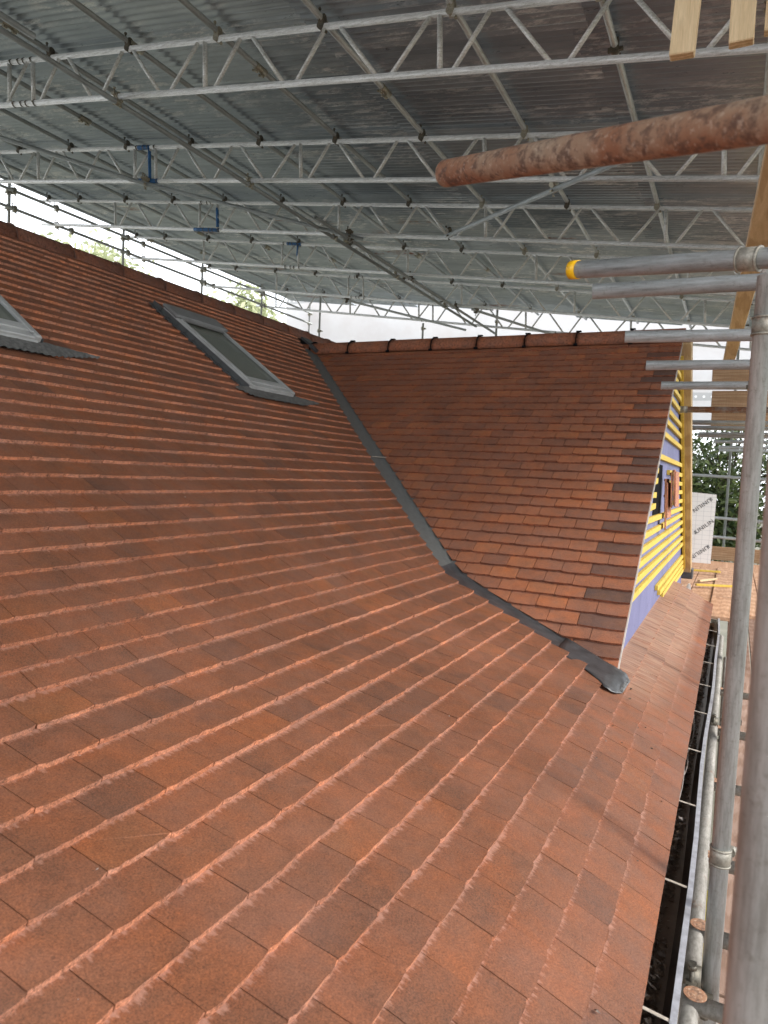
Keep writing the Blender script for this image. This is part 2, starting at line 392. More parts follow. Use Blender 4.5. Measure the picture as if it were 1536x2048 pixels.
def xv(z):                                # valley x at height z
    for (x0, y0, z0), (x1, y1, z1) in zip(VAL[:-1], VAL[1:]):
        if z0 <= z <= z1: return x0 + (x1 - x0)*(z - z0)/(z1 - z0)
    return VAL[0][0] if z < VAL[0][2] else VAL[-1][0]

def clip(poly, a, b, c):                  # keep a*u + b*v <= c
    out = []
    for i in range(len(poly)):
        p, q = poly[i], poly[(i+1) % len(poly)]; dp, dq = a*p[0] + b*p[1] - c, a*q[0] + b*q[1] - c
        if dp <= 0: out.append(p)
        if (dp < 0 < dq) or (dq < 0 < dp):
            t = dp/(dp - dq); out.append((p[0] + (q[0] - p[0])*t, p[1] + (q[1] - p[1])*t))
    return out
TH, HH = .0135, .004
def add_tile(mb, u0, u1, fpos, clips=(), rag=0, top=0, edge=1, lift=0, rot=0, sh=0, gap=.0011):
    """tile between u0..u1; v: 0 tail .. 1 head; fpos(u, v, h) -> point"""
    w = u1 - u0; g = gap; c = .006
    segs = rag if rag else 1
    poly = []
    a, b = u0 + g, u1 - g
    if rag:
        poly.append((a, c*7)); 
        for i in range(segs + 1):
            t = i/segs; poly.append((a + c*.6 + (b - a - c*1.2)*t, sh*10 + random.uniform(-.012, .014) + (.035 if i in (0, segs) else 0)))
        poly.append((b, c*7))
    else: poly += [(a, 0), (b, 0)]
    poly += [(b, 1.10), (a, 1.10)]
    for cl in clips: poly = clip(poly, *cl)
    if len(poly) < 3: return
    ar = sum(p[0]*q[1] - q[0]*p[1] for p, q in zip(poly, poly[1:] + poly[:1]))
    if abs(ar) < .006: return
    n = len(mb.v); k = len(poly)
    def hh(v): return HH + TH*(1 - v) + lift*(1 - v)
    uv = []
    for (u, v) in poly:
        vv = v + rot*(u - (u0 + u1)/2)*6
        mb.v.append(tuple(fpos(u, vv, hh(v) + (random.uniform(-.0007, .0007) if rag else 0)))); uv.append(((u - u0)/w, v))
    for (u, v) in poly:
        vv = v + rot*(u - (u0 + u1)/2)*6 + (random.uniform(-.01, .01) if rag and v < .1 else 0)
        mb.v.append(tuple(fpos(u, vv, max(hh(v) - .0145, HH - .0015 - .006*v) )))
    mb.face([n + i for i in range(k)], top, uv)
    for i in range(k):
        j = (i + 1) % k; tail = poly[i][1] < .16 and poly[j][1] < .16
        mb.face([n + i, n + k + i, n + k + j, n + j], edge if tail else top, [uv[i], uv[i], uv[j], uv[j]])

house = empty('house', 'house under repair with two red clay tiled roof slopes meeting in a grey valley', 'house', (0, 0, -1.2))
house.location = (0, 0, 0)

# skylight openings on the main roof: (y0, y1, k0, k1)
SKY = [(3.97, 4.53, 34.5, 44.9), (1.80, 2.36, 34.7, 45.1)]
# ---- main roof
mb = MB(); TW = .165
for k in range(NK):
    off = .1 + (TW/2 if k % 2 else 0) + random.uniform(-.006, .006)
    ymax = 7.5 if k < 4 else yv(k) + .3
    y = -1.4 + off
    while y < ymax:
        y0, y1 = y, y + TW; y += TW
        cl = []
        if k >= 4:
            ya, yb = yv(k) - vgap(k), yv(k + 1) - vgap(k + 1); cl.append((1, -(yb - ya), ya))
        elif k == 3:
            # cut at the foot of the gable wall beyond the valley
            pass
        else:
            if y1 > 7.5: y1 = 7.5 + random.uniform(-.01, .03)
        skip = False
        for (s0, s1, ka, kb) in SKY:
            if k + .5 > ka - .3 and k < kb:
                if y0 >= s0 - .03 and y1 <= s1 + .03: skip = True
                elif y0 < s0 - .03 < y1: cl.append((1, 0, s0 - .03))
                elif y0 < s1 + .03 < y1: cl.append((-1, 0, -(s1 + .03)))
        if skip: continue
        near = (k < 20 and y0 < 3.9)
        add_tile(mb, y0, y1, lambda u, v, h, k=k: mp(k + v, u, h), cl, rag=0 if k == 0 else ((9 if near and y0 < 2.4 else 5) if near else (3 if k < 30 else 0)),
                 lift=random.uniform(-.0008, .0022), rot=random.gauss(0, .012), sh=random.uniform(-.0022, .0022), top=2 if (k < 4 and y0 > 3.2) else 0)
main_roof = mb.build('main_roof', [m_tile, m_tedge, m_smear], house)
# roofing deck under the tiles and the hidden far slope
mb = MB()
ks = [0.15] + list(range(1, NK + 1))
for k0, k1 in zip(ks[:-1], ks[1:]):
    ye = 7.5 if k0 < 4 else 9.6
    n = len(mb.v)
    for kk in (k0, k1):
        for yy in (-1.6, ye): mb.v.append(tuple(mp(kk, yy, -.012)))
    mb.face([n, n+1, n+3, n+2])
xr, zr = PROF[-1]
n = len(mb.v)
mb.v += [(xr, -1.6, zr - .012), (xr, 9.6, zr - .012), (xr - 4.6, 9.6, zr - 2.9), (xr - 4.6, -1.6, zr - 2.9)]
mb.face([n, n+3, n+2, n+1])
mb.build('roof_underlay', m_black, house)
mb = MB()
for k in range(44):        # far slope of the main roof, hidden behind the ridge
    x0, z0 = xr - k*.1, zr - k*.075; mb.box((x0 - .05, 4.0, z0 - .03), (.06, 5.6, .008), 0, Matrix.Rotation(-.60, 3, 'Y'))
mb.build('rear_roof', m_tile, house)

# ---- wing roof
mb = MB(); GW = .0965
nw_ = Vector((0, -math.sin(WP), math.cos(WP)))
SL = (ZR - (-.985))/math.sin(WP); NW = int(SL/GW)
def wpnt(x, s, h):
    z = ZR - .02 - (SL - s)*math.sin(WP); return Vector((x, wy(z), z)) + nw_*h
for k in range(NW + 1):
    s0 = SL - (NW + 1 - k)*GW + .02
    z0 = ZR - .02 - (SL - s0)*math.sin(WP); z1 = z0 + GW*math.sin(WP)
    if z0 > ZR - .035: continue
    x = XG + .035; first = True; wide = (k % 2 == 0)
    xa, xb = xv(max(z0, VAL[0][2])) + .012, xv(z1) + .012
    if z0 < VAL[0][2]: xa = VAL[0][0] + .01
    while x > xa - .3:
        w = TW
        dark = False
        if first:
            w = TW*1.5 if wide else TW
            dark = wide and (z0 < .75 or random.random() < .5)
            if not wide: dark = random.random() < .12
        elif random.random() < .002: dark = True
        first = False
        x1 = x; x0 = x - w; x = x0
        add_tile(mb, x0, x1, lambda u, v, h, s0=s0: wpnt(u, s0 + v*GW, h), [(-1, (xb - xa), -xa)], rag=4 if k < 16 else 2, top=2 if dark else 0, edge=1,
                 lift=random.uniform(-.001, .0045), rot=random.gauss(0, .02), sh=random.uniform(-.003, .003), gap=.0017)
mb.build('wing_roof', [m_wtile, m_wedge, m_dtile], house)
mb = MB()
a = wpnt(XG + .03, 0, -.012); b = wpnt(XG + .03, SL, -.012)
pts = [tuple(wpnt(XG + .01, .0, -.014)), tuple(wpnt(XG + .01, SL, -.014)), (xv(ZR - .04) + .02, wy(ZR - .03), ZR - .045)]
for q in reversed(VAL[::4]): pts.append((q[0] + .02, q[1] + .012, q[2] - .012))
mb.v += pts; mb.face(list(range(len(pts))))
n = len(mb.v)     # far slope
mb.v += [(XG + .01, YR, ZR - .03), (XG + .01, YR + 2.95, ZR - .03 - 2.95/COT), (-1.4, YR + 2.95, ZR - .03 - 2.95/COT), (-4.2, YR, ZR - .03)]
mb.face([n, n+1, n+2, n+3])
mb.build('wing_underlay', m_black, house)
mb = MB()
for k in range(36):
    yy = YR + .03 + k*.078; zz = ZR - .02 - k*.078/COT
    xl = -4.15 + k*.07
    mb.box(((XG + .02 + xl)/2, yy + .035, zz - .012), ((XG + .02 - xl)/2, .055, .007), 0, Matrix.Rotation(-WP + .08, 3, 'X'))
mb.build('wing_rear_roof', m_wtile, house)

# undercloak strip along the verge
mb = MB()
mb.beam(wpnt(XG + .012, .02, -.008), wpnt(XG + .012, SL, -.008), .055, .016, 0, nw_)
mb.build('undercloak', m_mortar, house)

# ---- ridges
def ridge(name, a, b, r, hgt, step, mat, clipm, clip=True, phase=0):
    a, b = Vector(a), Vector(b); d = (b - a); L = d.length; d.normalize(); sdv = d.cross(Vector((0, 0, 1))).normalized(); upv = Vector((0, 0, 1))
    root = bpy.data.objects.new(name, None); C.objects.link(root); root.parent = house; root.location = a
    t = phase - step; 
    while t < L:
        t0, t1 = max(0, t), min(L, t + step - .004); t += step
        if t1 - t0 < .03: continue
        m = MB(); P = []
        seg = 10
        dz = random.uniform(-.003, .003)
        for tt, gr in ((t0, 1.0), (t0 + .05 if t1 - t0 > .1 else t0 + .01, 1.0), (t1, 1.0)):
            row = []
            for i in range(seg + 1):
                an = pi*i/seg; row.append(d*tt + sdv*math.cos(an)*r*gr + upv*(math.sin(an)**.75*(hgt + .062)*gr + dz - .072))
            for i in range(seg + 1):
                an = pi - pi*i/seg; row.append(d*tt + sdv*math.cos(an)*(r - .014) + upv*(max(0, math.sin(an))**.75*(hgt + .048) + dz - .072))
            P.append(row)
        k = len(P[0])
        for row in P:
            for p in row: m.v.append(tuple(p))
        for j in range(len(P) - 1):
            for i in range(k):
                q = (i + 1) % k; m.face([j*k + i, (j+1)*k + i, (j+1)*k + q, j*k + q], 0, None, i not in (seg, k - 1))
        m.face(list(range(k))); m.face([ (len(P)-1)*k + i for i in reversed(range(k))])
        m.build('ridge_tile', mat, root)
        if clip and t0 > 0:
            m = MB(); tt = t0
            pv = None
            for i in range(0, 13):
                an = -.12 + (pi + .24)*i/12; p = d*tt + sdv*math.cos(an)*(r + (.004 if clip == 'clip' else .0015)) + upv*(max(0, math.sin(an))**.75*(hgt + .062) + .004 - .072)
                if pv is not None: m.beam(pv, p, .016 if clip == 'clip' else .010, .004 if clip == 'clip' else .003, 0, d)
                pv = p
            if clip == 'clip':
                for s_ in (-1, 1):
                    m.box(d*tt + sdv*s_*(r + .009) + upv*(-.070), (.016, .008, .009) if abs(d.x) > .5 else (.008, .016, .009))
                m.box(d*(tt) + upv*(hgt + .000), (.022, .015, .005))
            m.build('ridge_clip' if clip == 'clip' else 'ridge_joint', clipm, root)
    return root
ridge('main_ridge', (xr, -1.2, zr - .008), (xr, 9.3, zr - .008), .100, .062, .45, m_mridge, m_dtile, 'joint', .3)
ridge('wing_ridge', (-4.22, YR, ZR - .008), (XG + .05, YR, ZR - .008), .108, .066, .455, m_ridge, m_black, 'clip', .17)

# ---- valley trough, black saddle and lead apron
mb = MB(); prev = None
vp = [v for v in VAL if v[2] > -1.02]
rows = []
for i, (x, y, z) in enumerate(vp):
    k = 3.2 + i*.5; n = pnorm(k)
    up_ = Vector((n[0], 0, n[1]))
    m_side = Vector((x, y - .30, z)) + up_*.003
    m_mid1 = Vector((x, y - .13, z)) + up_*.001
    c0 = Vector((x, y, z)) + Vector((0, -.004, .006))
    w_side = Vector((min(x + .12, XG + .02), y, z)) + nw_*(-.004)
    rows.append([m_side, m_mid1, c0, w_side])
for r_ in rows:
    for p in r_: mb.v.append(tuple(p))
for j in range(len(rows) - 1):
    for i in range(3): mb.face([j*4 + i, (j+1)*4 + i, (j+1)*4 + i + 1, j*4 + i + 1], 0 if j > 22 else 1, None, True)
mb.build('valley_trough', [m_valley, m_lead], house)
mb = MB()    # lap joint in the trough
k = 27.0; x, z = prof(k); y = wy(z)
mb.beam(mp(k + .15, y - .20, .010), (x + .012, y + .004, z + .016), .008, .004, 0)
mb.build('trough_joint', m_white, house)
mb = MB()    # lead saddle at the top
k = 47.2; x, z = prof(k)
mb.box((x + .03, wy(z) - .02, z + .035), (.06, .075, .018), 0, Matrix.Rotation(.62, 3, 'Y'), .008)
mb.box((x - .11, wy(z) + .05, z + .125), (.07, .08, .012), 0, Matrix.Rotation(.62, 3, 'Y'), .006)
mb.build('lead_saddle', m_lead, house)
mb = MB()    # lead apron dressed over the last tiles at the foot of the valley
NXA, NYA = 22, 10
LB = [(6.6, -.245), (5.0, -.27), (4.2, -.32), (3.85, -.37), (3.35, -.33), (3.1, -.25)]
RB = [(6.6, -.0), (5.0, -.012), (4.2, -.02), (3.75, -.018), (3.3, -.012), (3.05, -.05)]
def lin(tb, t):
    t *= len(tb) - 1; i = min(len(tb) - 2, int(t)); f = t - i
    return tb[i][0] + (tb[i+1][0] - tb[i][0])*f, tb[i][1] + (tb[i+1][1] - tb[i][1])*f
for i in range(NXA + 1):
    (kl, ol), (kr, orr) = lin(LB, i/NXA), lin(RB, i/NXA)
    for j in range(NYA + 1):
        u = j/NYA; k = kl + (kr - kl)*u; o_ = ol + (orr - ol)*u
        t = i/NXA
        h = .003 + .019*min(1, t*1.6) + .003*math.sin(t*5 + u*2.2) + .0035*abs(math.sin(t*13 + u*5))*t + random.uniform(0, .0035)*(t > .6) + (.014*u*u if t < .75 else .014*u*u*(1 - t)*4) + 0
        mb.v.append(tuple(mp(k, yv(max(3.2, k)) + o_, h)))
for i in range(NXA):
    for j in range(NYA):
        a = i*(NYA + 1) + j; mb.face([a, a + NYA + 1, a + NYA + 2, a + 1], 1 if i > 18 else 0, None, True)
ap = mb.build('lead_apron', [m_lead, m_leadb], house)
sm = ap.modifiers.new('thickness', 'SOLIDIFY'); sm.thickness = .003

# ---- gable wall, battens, barge board
def yn(z): return YR - (ZR - z)*COT
mb = MB()
zb = -1.0
mb.prism([(0, yn(zb) + .06, zb - .1), (0, yn(zb) + .06, zb), (0, YR, ZR - .075), (0, 2*YR - yn(zb) - .02, zb), (0, 2*YR - yn(zb) - .02, zb - .6), (0, 7.5, zb - .6), (0, 7.5, zb - .1)], (XG, 0, 0), (-.06, 0, 0))
mb.build('gable_membrane', m_memb, house)
BZ = [.93, .84, .75, .66, .55, .46, .36, .19, .095, .01, -.075, -.16, -.24, -.325, -.41, -.49, -.575, -.66]
for z in BZ:
    y0 = yn(z) + .10; y1 = 2*YR - yn(z) - .12
    segs_ = [(y0, y1)]
    if -.2 < z < .1: segs_ = [(y0, 5.22 if z > 0 else 5.18), (6.15, y1)]
    for (ya, yb) in segs_:
        if yb - ya < .15: continue
        m = MB(); m.beam((XG + .0135, ya, z + random.uniform(-.004, .004)), (XG + .0135, yb, z + random.uniform(-.012, .012)), .025, .038, 0, (0, 0, 1), .002)
        m.build('batten', m_yellow, house)
for z, ya in ((-.80, 5.80), (-.87, 6.05), (-.93, 6.35), (-.99, 6.7)):
    m = MB(); m.beam((XG + .0135, ya, z), (XG + .0135, 2*YR - yn(z) - .12, z - .02), .025, .038, 0, (0, 0, 1), .002); m.build('batten', m_yellow, house)
m = MB(); yq = 2*YR - yn(-.98)
m.beam((XG + .028, YR + .05, ZR - .16), (XG + .028, yq - .15, -.98), .03, .05, 0, (0, .5, 1), .002); m.build('raking_batten', m_yellow, house)
mb = MB(); mb.beam((XG + .060, YR - .02, ZR - .03), (XG + .060, yq + .02, -1.0), .085, .15, 0, (0, .62, 1), .004)
mb.build('barge_board', m_barge, house)
mb = MB(); mb.box((XG + .035, yq + .05, -1.06), (.09, .10, .06), 0, None, .01); mb.build('lead_foot', m_lead, house)
mb = MB(); mb.box((XG + .002, 5.48, -.06), (.003, .25, .20)); mb.build('dark_hole_panel', m_black, house)  # flat black panel painting the dark inside a hole in the membrane

# walls of the house
mb = MB()
mb.box((-4.6, 3.0, -3.4), (4.25, 4.6, 1.95)); mb.box((-2.6, 6.9, -3.4), (2.13, 2.4, 2.2))
mb.build('wall', m_brick, house)

# ---- skylights
def skylight(y0, y1, k0, k1, tail):
    root = bpy.data.objects.new('skylight', None); C.objects.link(root); root.parent = house
    a = mp(k0, y0, 0); b = mp(k1, y0, 0); s = (b - a).normalized(); n = Vector((pnorm(40)[0], 0, pnorm(40)[1])); Lh = (b - a).length; Wd = y1 - y0
    root.location = a
    rot = Matrix((Vector((0, 1, 0)), s, n)).transposed()
    root.rotation_euler = rot.to_euler()
    # local axes: x = along the eaves, y = up the slope, z = out
    H = .054; fr = .034
    m = MB()
    m.box((fr/2, Lh/2, H/2 + .01), (fr/2, Lh/2, H/2), 0, None, .006); m.box((Wd - fr/2, Lh/2, H/2 + .01), (fr/2, Lh/2, H/2), 0, None, .006)
    m.box((Wd/2, .045, H/2 + .006), (Wd/2 - fr, .045, H/2 - .004), 0, None, .004)
    m.build('frame', m_frame, root)
    m = MB(); m.box((fr + .006, Lh/2, H + .011), (.009, Lh/2 - .03, .005), 0, None, .002); m.box((Wd - fr - .006, Lh/2, H + .011), (.009, Lh/2 - .03, .005), 0, None, .002)
    m.box((Wd/2, .075, H + .006), (Wd/2 - .03, .03, .006), 0, None, .003)
    m.build('sash', m_frame, root)
    m = MB(); m.box((Wd/2, Lh - .075, H + .02), (Wd/2 + .014, .085, .014), 0, None, .01); m.box((Wd/2, Lh - .15, H + .012), (Wd/2 - .03, .022, .010), 0, None, .003)
    m.build('top_cover', m_cover, root)
    m = MB(); m.box((Wd/2, Lh/2, H*.72), (Wd/2 - fr - .002, Lh/2 - .07, .008)); m.build('pane', m_glass, root)
    m = MB()
    m.box((Wd/2, -.004, H/2 - .004), (Wd/2 - .02, .006, H/2 - .01), 0, None, .002); m.build('front_plate', m_frame, root)
    m = MB()     # soakers up both sides
    ns = int(Lh/.098) + 1
    for i in range(ns):
        m.box((-.020, .05 + i*.098, .016), (.018, .056, .003), 0, Matrix.Rotation(.12, 3, 'X'), .001)
        m.box((Wd + .022, .05 + i*.098, .016), (.022, .056, .003), 0, Matrix.Rotation(.12, 3, 'X'), .001)
        m.box((-.004, .05 + i*.098, .034), (.003, .052, .018)); m.box((Wd + .004, .05 + i*.098, .034), (.003, .052, .018))
    m.box((Wd/2, Lh + .03, .02), (Wd/2 + .02, .04, .006))
    m.build('side_flashing', m_frame_d, root)
    m = MB()     # pleated lead apron below
    nx, ny = 90, 5; x0_, x1_ = -.16, Wd + tail
    for i in range(nx + 1):
        t = i/nx; x = x0_ + (x1_ - x0_)*t
        tp = min(1, max(0, (x1_ - x)/(tail*.9 + .001)), (x - x0_)/.16 + .1)
        for j in range(ny + 1):
            v = j/ny; yy = -.105*tp*v + .006 - .03*(1 - tp)
            m.v.append((x, yy + .003*math.sin(i*.7), .036 - .010*v + .0045*math.sin(i*1.9)*v + random.uniform(-.0012, .0012)))
    for i in range(nx):
        for j in range(ny):
            a_ = i*(ny + 1) + j; m.face([a_, a_ + 1, a_ + ny + 2, a_ + ny + 1], 0, None, True)
    m.build('pleated_apron', m_flash, root)
    return root
for i, (y0, y1, k0, k1) in enumerate(SKY): skylight(y0, y1, k0, k1, .34)

# ---- rain gutter with straps
mb = MB(); gy0, gy1 = -1.2, 7.55
prof_g = [(-.215, -1.205), (-.213, -1.30), (-.185, -1.322), (-.075, -1.322), (-.052, -1.30), (-.050, -1.222)]
prof_o = [(-.046, -1.222), (-.047, -1.303), (-.073, -1.328), (-.19, -1.328), (-.22, -1.303), (-.222, -1.205)]
allp = prof_g + prof_o; n = 0; ysl = [gy0 + i*.35 for i in range(int((gy1 - gy0)/.35) + 1)]
for y in ysl:
    dx = .006*math.sin(y*1.3) + .004*math.sin(y*3.1) + .012*math.sin((y - 1.5)/6*pi)
    for (x, z) in allp: mb.v.append((x + dx, y, z))
q = len(allp)
for j in range(len(ysl) - 1):
    for i in range(q):
        i2 = (i + 1) % q; mb.face([j*q + i, j*q + i2, (j+1)*q + i2, (j+1)*q + i], 0)
gut = mb.build('rain_gutter', m_gut, house)
mb = MB()
for y0, y1 in zip(ysl[:-1], ysl[1:]):
    f = lambda y: .006*math.sin(y*1.3) + .004*math.sin(y*3.1) + .012*math.sin((y - 1.5)/6*pi)
    mb.beam((-.043 + f(y0), y0, -1.216), (-.043 + f(y1), y1, -1.216), .015, .013, 0)
mb.build('gutter_lip', m_gutlip, gut)
for i in range(11):
    y = 1.11 + i*.604 + random.uniform(-.012, .012)
    m = MB(); m.beam((-.205, y + .012, -1.206), (-.045, y - .012, -1.214), .010, .003, 0, (0, 0, 1), .001); m.build('gutter_strap', m_white, gut)
# wet debris in the gutter
mb = MB()
for i in range(16000):
    y = random.uniform(.9, 7.2); clump = .5 + .5*math.sin(y*5.3 + 1.3*math.sin(y*2.1))
    if random.random() > .25 + .75*clump: continue
    x = -.20 + .115*random.random()**1.2; z = -1.316 + abs(random.gauss(0, .03))*clump
    s_ = random.uniform(.004, .016); n = len(mb.v)
    for _ in range(4): mb.v.append((x + random.uniform(-s_, s_), y + random.uniform(-s_, s_), z + random.uniform(0, s_)))
    for f_ in ((0, 1, 2), (0, 2, 3), (0, 3, 1), (1, 3, 2)): mb.face([n + a for a in f_])
tag(mb.build('gutter_debris', m_moss), 'wet dark moss and leaf litter lying in the gutter', 'debris', None, 'stuff')
mb = MB(); pa = []; pb = []
for i in range(60):
    y = 1.2 + i*.085; t = (y - 1.2)/5
    pa.append((-.165 + .06*math.sin(pi*t)**2 + .006*math.sin(i*.8), y, -1.26 + .03*math.sin(i*.35))); pb.append((-.158 + .052*math.sin(pi*t)**2 + .008*math.sin(i*.6 + 1), y, -1.255 + .03*math.sin(i*.3 + 1)))
mb.path(pa, .0028, 6); mb.path(pb, .0028, 6)
tag(mb.build('loose_cable', m_cable), 'thin grey twin cable lying loose along the inside of the gutter', 'cable')

# moss crumbs on tiles near the lead apron
mb = MB()
for i in range(36):
    k = random.uniform(.2, 3.2); y = random.gauss(3.2, .35) if random.random() < .8 else random.uniform(1.2, 4.5); s_ = random.choice((.003, .004, .005, .009))
    p = mp(k, y, .012); n = len(mb.v)
    for _ in range(6):
        mb.v.append((p.x + random.uniform(-s_, s_), p.y + random.uniform(-s_, s_), p.z + random.uniform(-.2*s_, s_)))
    for f_ in ((0, 1, 2), (0, 2, 3), (0, 3, 4), (0, 4, 5), (5, 1, 0), (1, 3, 5)): mb.face([n + a for a in f_])
tag(mb.build('moss_crumbs', m_moss), 'dark crumbs of moss scattered on the lowest tiles by the valley foot', 'debris', None, 'stuff')
mb = MB()
for i in range(70):
    k = random.uniform(2, 26); y = random.uniform(.2, 3.6); s_ = random.uniform(.0012, .0035); p = mp(k, y, .016 - .012*(k % 1)); n = len(mb.v)
    for _ in range(4): mb.v.append((p.x + random.uniform(-s_, s_), p.y + random.uniform(-s_, s_)*1.5, p.z + random.uniform(0, s_)))
    for f_ in ((0, 1, 2), (0, 2, 3), (0, 3, 1), (1, 3, 2)): mb.face([n + a for a in f_])
tag(mb.build('mortar_grit', m_mortar), 'tiny pale chips of grit scattered over the main roof tiles', 'grit', None, 'stuff')

# tiles standing on a batten of the gable
for i in range(6):
    m = MB(); L = .265; m.box((0, 0, 0), (.006, .0825, L/2), 0, None, .002); m.box((-.009, -.04, L/2 - .012), (.005, .012, .008)); m.box((-.009, .04, L/2 - .012), (.005, .012, .008))
    o = m.build('spare_tile', m_tedge); o.location = (XG + .042 + [0, .016, .033, .05, .067, .003][i], 5.78, [-.19, -.10, -.02, .0, -.015, -.07][i] - .02)
    o.rotation_euler = (R(random.uniform(-2, 2)), R(-3), R(random.uniform(-5, 5)))
    tag(o, 'red clay tile hooked on the gable battens, ' + ['hanging lowest in its stack', 'second lowest in its stack', 'in the middle of its stack', 'highest in its stack', 'outermost of its stack', 'innermost of its stack'][i], 'roof tile', 'spare tiles hooked on the gable battens')

# ------------------------------------------------------------------ temporary roof of corrugated sheets
TA = math.tan(R(7.4)); Z0 = 2.53
def pz(x, z0): return z0 - x*TA
troof = empty('temporary_roof', 'temporary roof of weathered grey corrugated steel sheets over the whole site', 'temporary roof', (-4.5, 7.5, pz(-4.5, 3.03)))
tl = Vector(troof.location)
xe = [2.3, .75, -1.25, -3.25, -5.25, -7.25, -9.2, -11.1]
cand = []
for r_ in range(len(xe) - 1):
    y = -2.2 + (.37 if r_ % 2 else 0)
    ymax = [14.9, 14.9, 15.0, 15.1, 15.3, 15.5, 15.7][r_]
    c_ = 0
    while y < ymax:
        cand.append((math.hypot((xe[r_] + xe[r_+1])/2*.6 + 2, y - 2 if y > 2 else (2 - y)*2.2), r_, y, c_)); y += .74; c_ += 1
cand.sort(); rest = MB()
def sheet_geo(m, r_, y, jit):
    x1, x0 = xe[r_] + .10, xe[r_+1] - .02; wd = .80; nper = wd/.0765; steps = int(nper*8); base = len(m.v)
    tilt = random.uniform(-.010, .010); lift = (.010 if r_ % 2 else .0) + random.uniform(0, .006); zz = .0
    for xi, x in enumerate((x0, (x0 + x1)/2, x1)):
        for i in range(steps + 1):
            u = i/steps; yy = y + wd*u + tilt*(xi - 1) + (jit if xi != 1 else jit)
            h = .015*math.sin(2*pi*yy/.0765) + lift + .006*(1 - u) + .004*(xi)
            m.v.append((x - tl.x, yy - tl.y, pz(x, 3.055) + h - tl.z))
    k = steps + 1
    for xi in range(2):
        for i in range(steps): m.face([base + xi*k + i, base + xi*k + i + 1, base + (xi+1)*k + i + 1, base + (xi+1)*k + i], 0, None, True)
for i, (_, r_, y, c_) in enumerate(cand):
    if i < 99:
        m = MB(); sheet_geo(m, r_, y, 0); m.build('corrugated_sheet', m_corr, troof)
    else: sheet_geo(rest, r_, y, 0)
o = rest.build('corrugated_sheet', m_corr, troof); tag(o, None, None, None, 'stuff')

# ---- coupler meshes
def coupler_mesh(name, mat, swivel=False):
    m = MB(); r = .0262
    for j, ax in enumerate(((1, 0, 0), (0, 1, 0))):
        off = Vector((0, 0, .026 if j == 0 else -.026)); a = Vector(ax)
        m.tube(off - a*.024, off + a*.024, r + .006, 12); 
        sd_ = a.cross(Vector((0, 0, 1)))
        m.box(off + sd_*(r + .018), (.014, .014, .010)); m.tube(off + sd_*(r + .012) - Vector((0, 0, .03)), off + sd_*(r + .012) + Vector((0, 0, .05*(-1 if j else 1))), .0065, 6)
        m.tube(off + sd_*(r + .012) + Vector((0, 0, .045*(-1 if j else 1))), off + sd_*(r + .012) + Vector((0, 0, .058*(-1 if j else 1))), .012, 6)
        m.box(off - sd_*(r + .012), (.010, .010, .016))
    m.box((0, 0, 0), (.022, .022, .010))
    return m
def sleeve_mesh():
    m = MB(); m.tube((0, -.075, 0), (0, .075, 0), .031, 12)
    for y in (-.045, .045):
        m.box((.036, y, 0), (.012, .018, .012)); m.tube((.036, y, -.03), (.036, y, .03), .006, 6); m.tube((.036, y, -.04), (.036, y, -.028), .011, 6)
    return m
_p = bpy.data.objects.new('tmp', None)
def mk(mb_, name, mat):
    me = mb_.build(name, mat); C.objects.unlink(me); return me
coup_d = mk(coupler_mesh('coupler', m_coup), 'coupler', m_coup)
coup_l = mk(coupler_mesh('coupler', m_couplight), 'coupler', m_couplight)
sleeve = mk(sleeve_mesh(), 'sleeve_coupler', m_couplight)
TR = .02415

def tube_thing(name, label, cat, a, b, mat, group=None, r=TR, couplers=(), hollow=True, n=16, sleeves=(), wob=0, segs=1):
    """tube from a to b; its mesh is the part 'tube', couplers its other parts. couplers: (t in metres, rotation, light?)"""
    a, b = Vector(a), Vector(b); root = empty(name, label, cat, a, group); d = (b - a)
    rot = d.to_track_quat('Y', 'Z').to_euler(); root.rotation_euler = rot
    m = MB(); m.tube((0, 0, 0), (0, d.length, 0), r, n, 0, hollow, True, None, segs, wob)
    m.build('tube', mat, root)
    for (t, rz, lg, dz) in couplers: inst(coup_l if lg else coup_d, root, (0, t, dz), (0, rz, 0) if True else 0)
    for t in sleeves: inst(sleeve, root, (0, t, 0), (0, random.uniform(1.5, 3.5), 0))
    return root

# ---- purlins
BY = [4.72, 6.64, 8.53, 10.52, 12.68, 14.65]
px = [1.95, 1.0, 0.02, -.98, -1.98, -3.03, -4.03, -5.02, -6.02, -7.05, -8.05, -9.05, -10.1, -10.85]
nm = ['rightmost', 'second from the right', 'third from the right, right of the rusty tube', 'fourth from the right, behind the rusty tube', 'fifth from the right', 'sixth from the right', 'seventh from the right', 'eighth from the right', 'ninth from the right', 'tenth from the right', 'fifth from the left edge of the roof', 'third from the left edge of the roof', 'second from the left edge of the roof', 'leftmost, along the daylit edge of the sheets']
for i, x in enumerate(px):
    y0, y1 = -1.5, 15.2 + random.uniform(-.2, .3)
    z = pz(x, 2.94 + .049)
    cps = [(by - y0, pi*0, i in (3, 4, 5, 6) and random.random() < .6, -.026) for by in BY] + [(.9 - y0 + random.random(), 0, False, -.0), (2.9 + random.uniform(-.5, .5) - y0, 0, False, 0)]
    if i in (3,): cps.append((1.8 - y0 + 3.6, 0, False, 0))
    tube_thing('roof_purlin', 'long tube under the corrugated sheets, ' + nm[i], 'scaffold tube', (x, y0, z), (x, y1, z), m_galvd if i > 5 else m_galv,
               'tubes carrying the corrugated sheets', couplers=cps, sleeves=[3.9 + (i*1.7) % 2.2 - y0, 10.0 + (i*1.3) % 2 - y0], hollow=False, n=12)
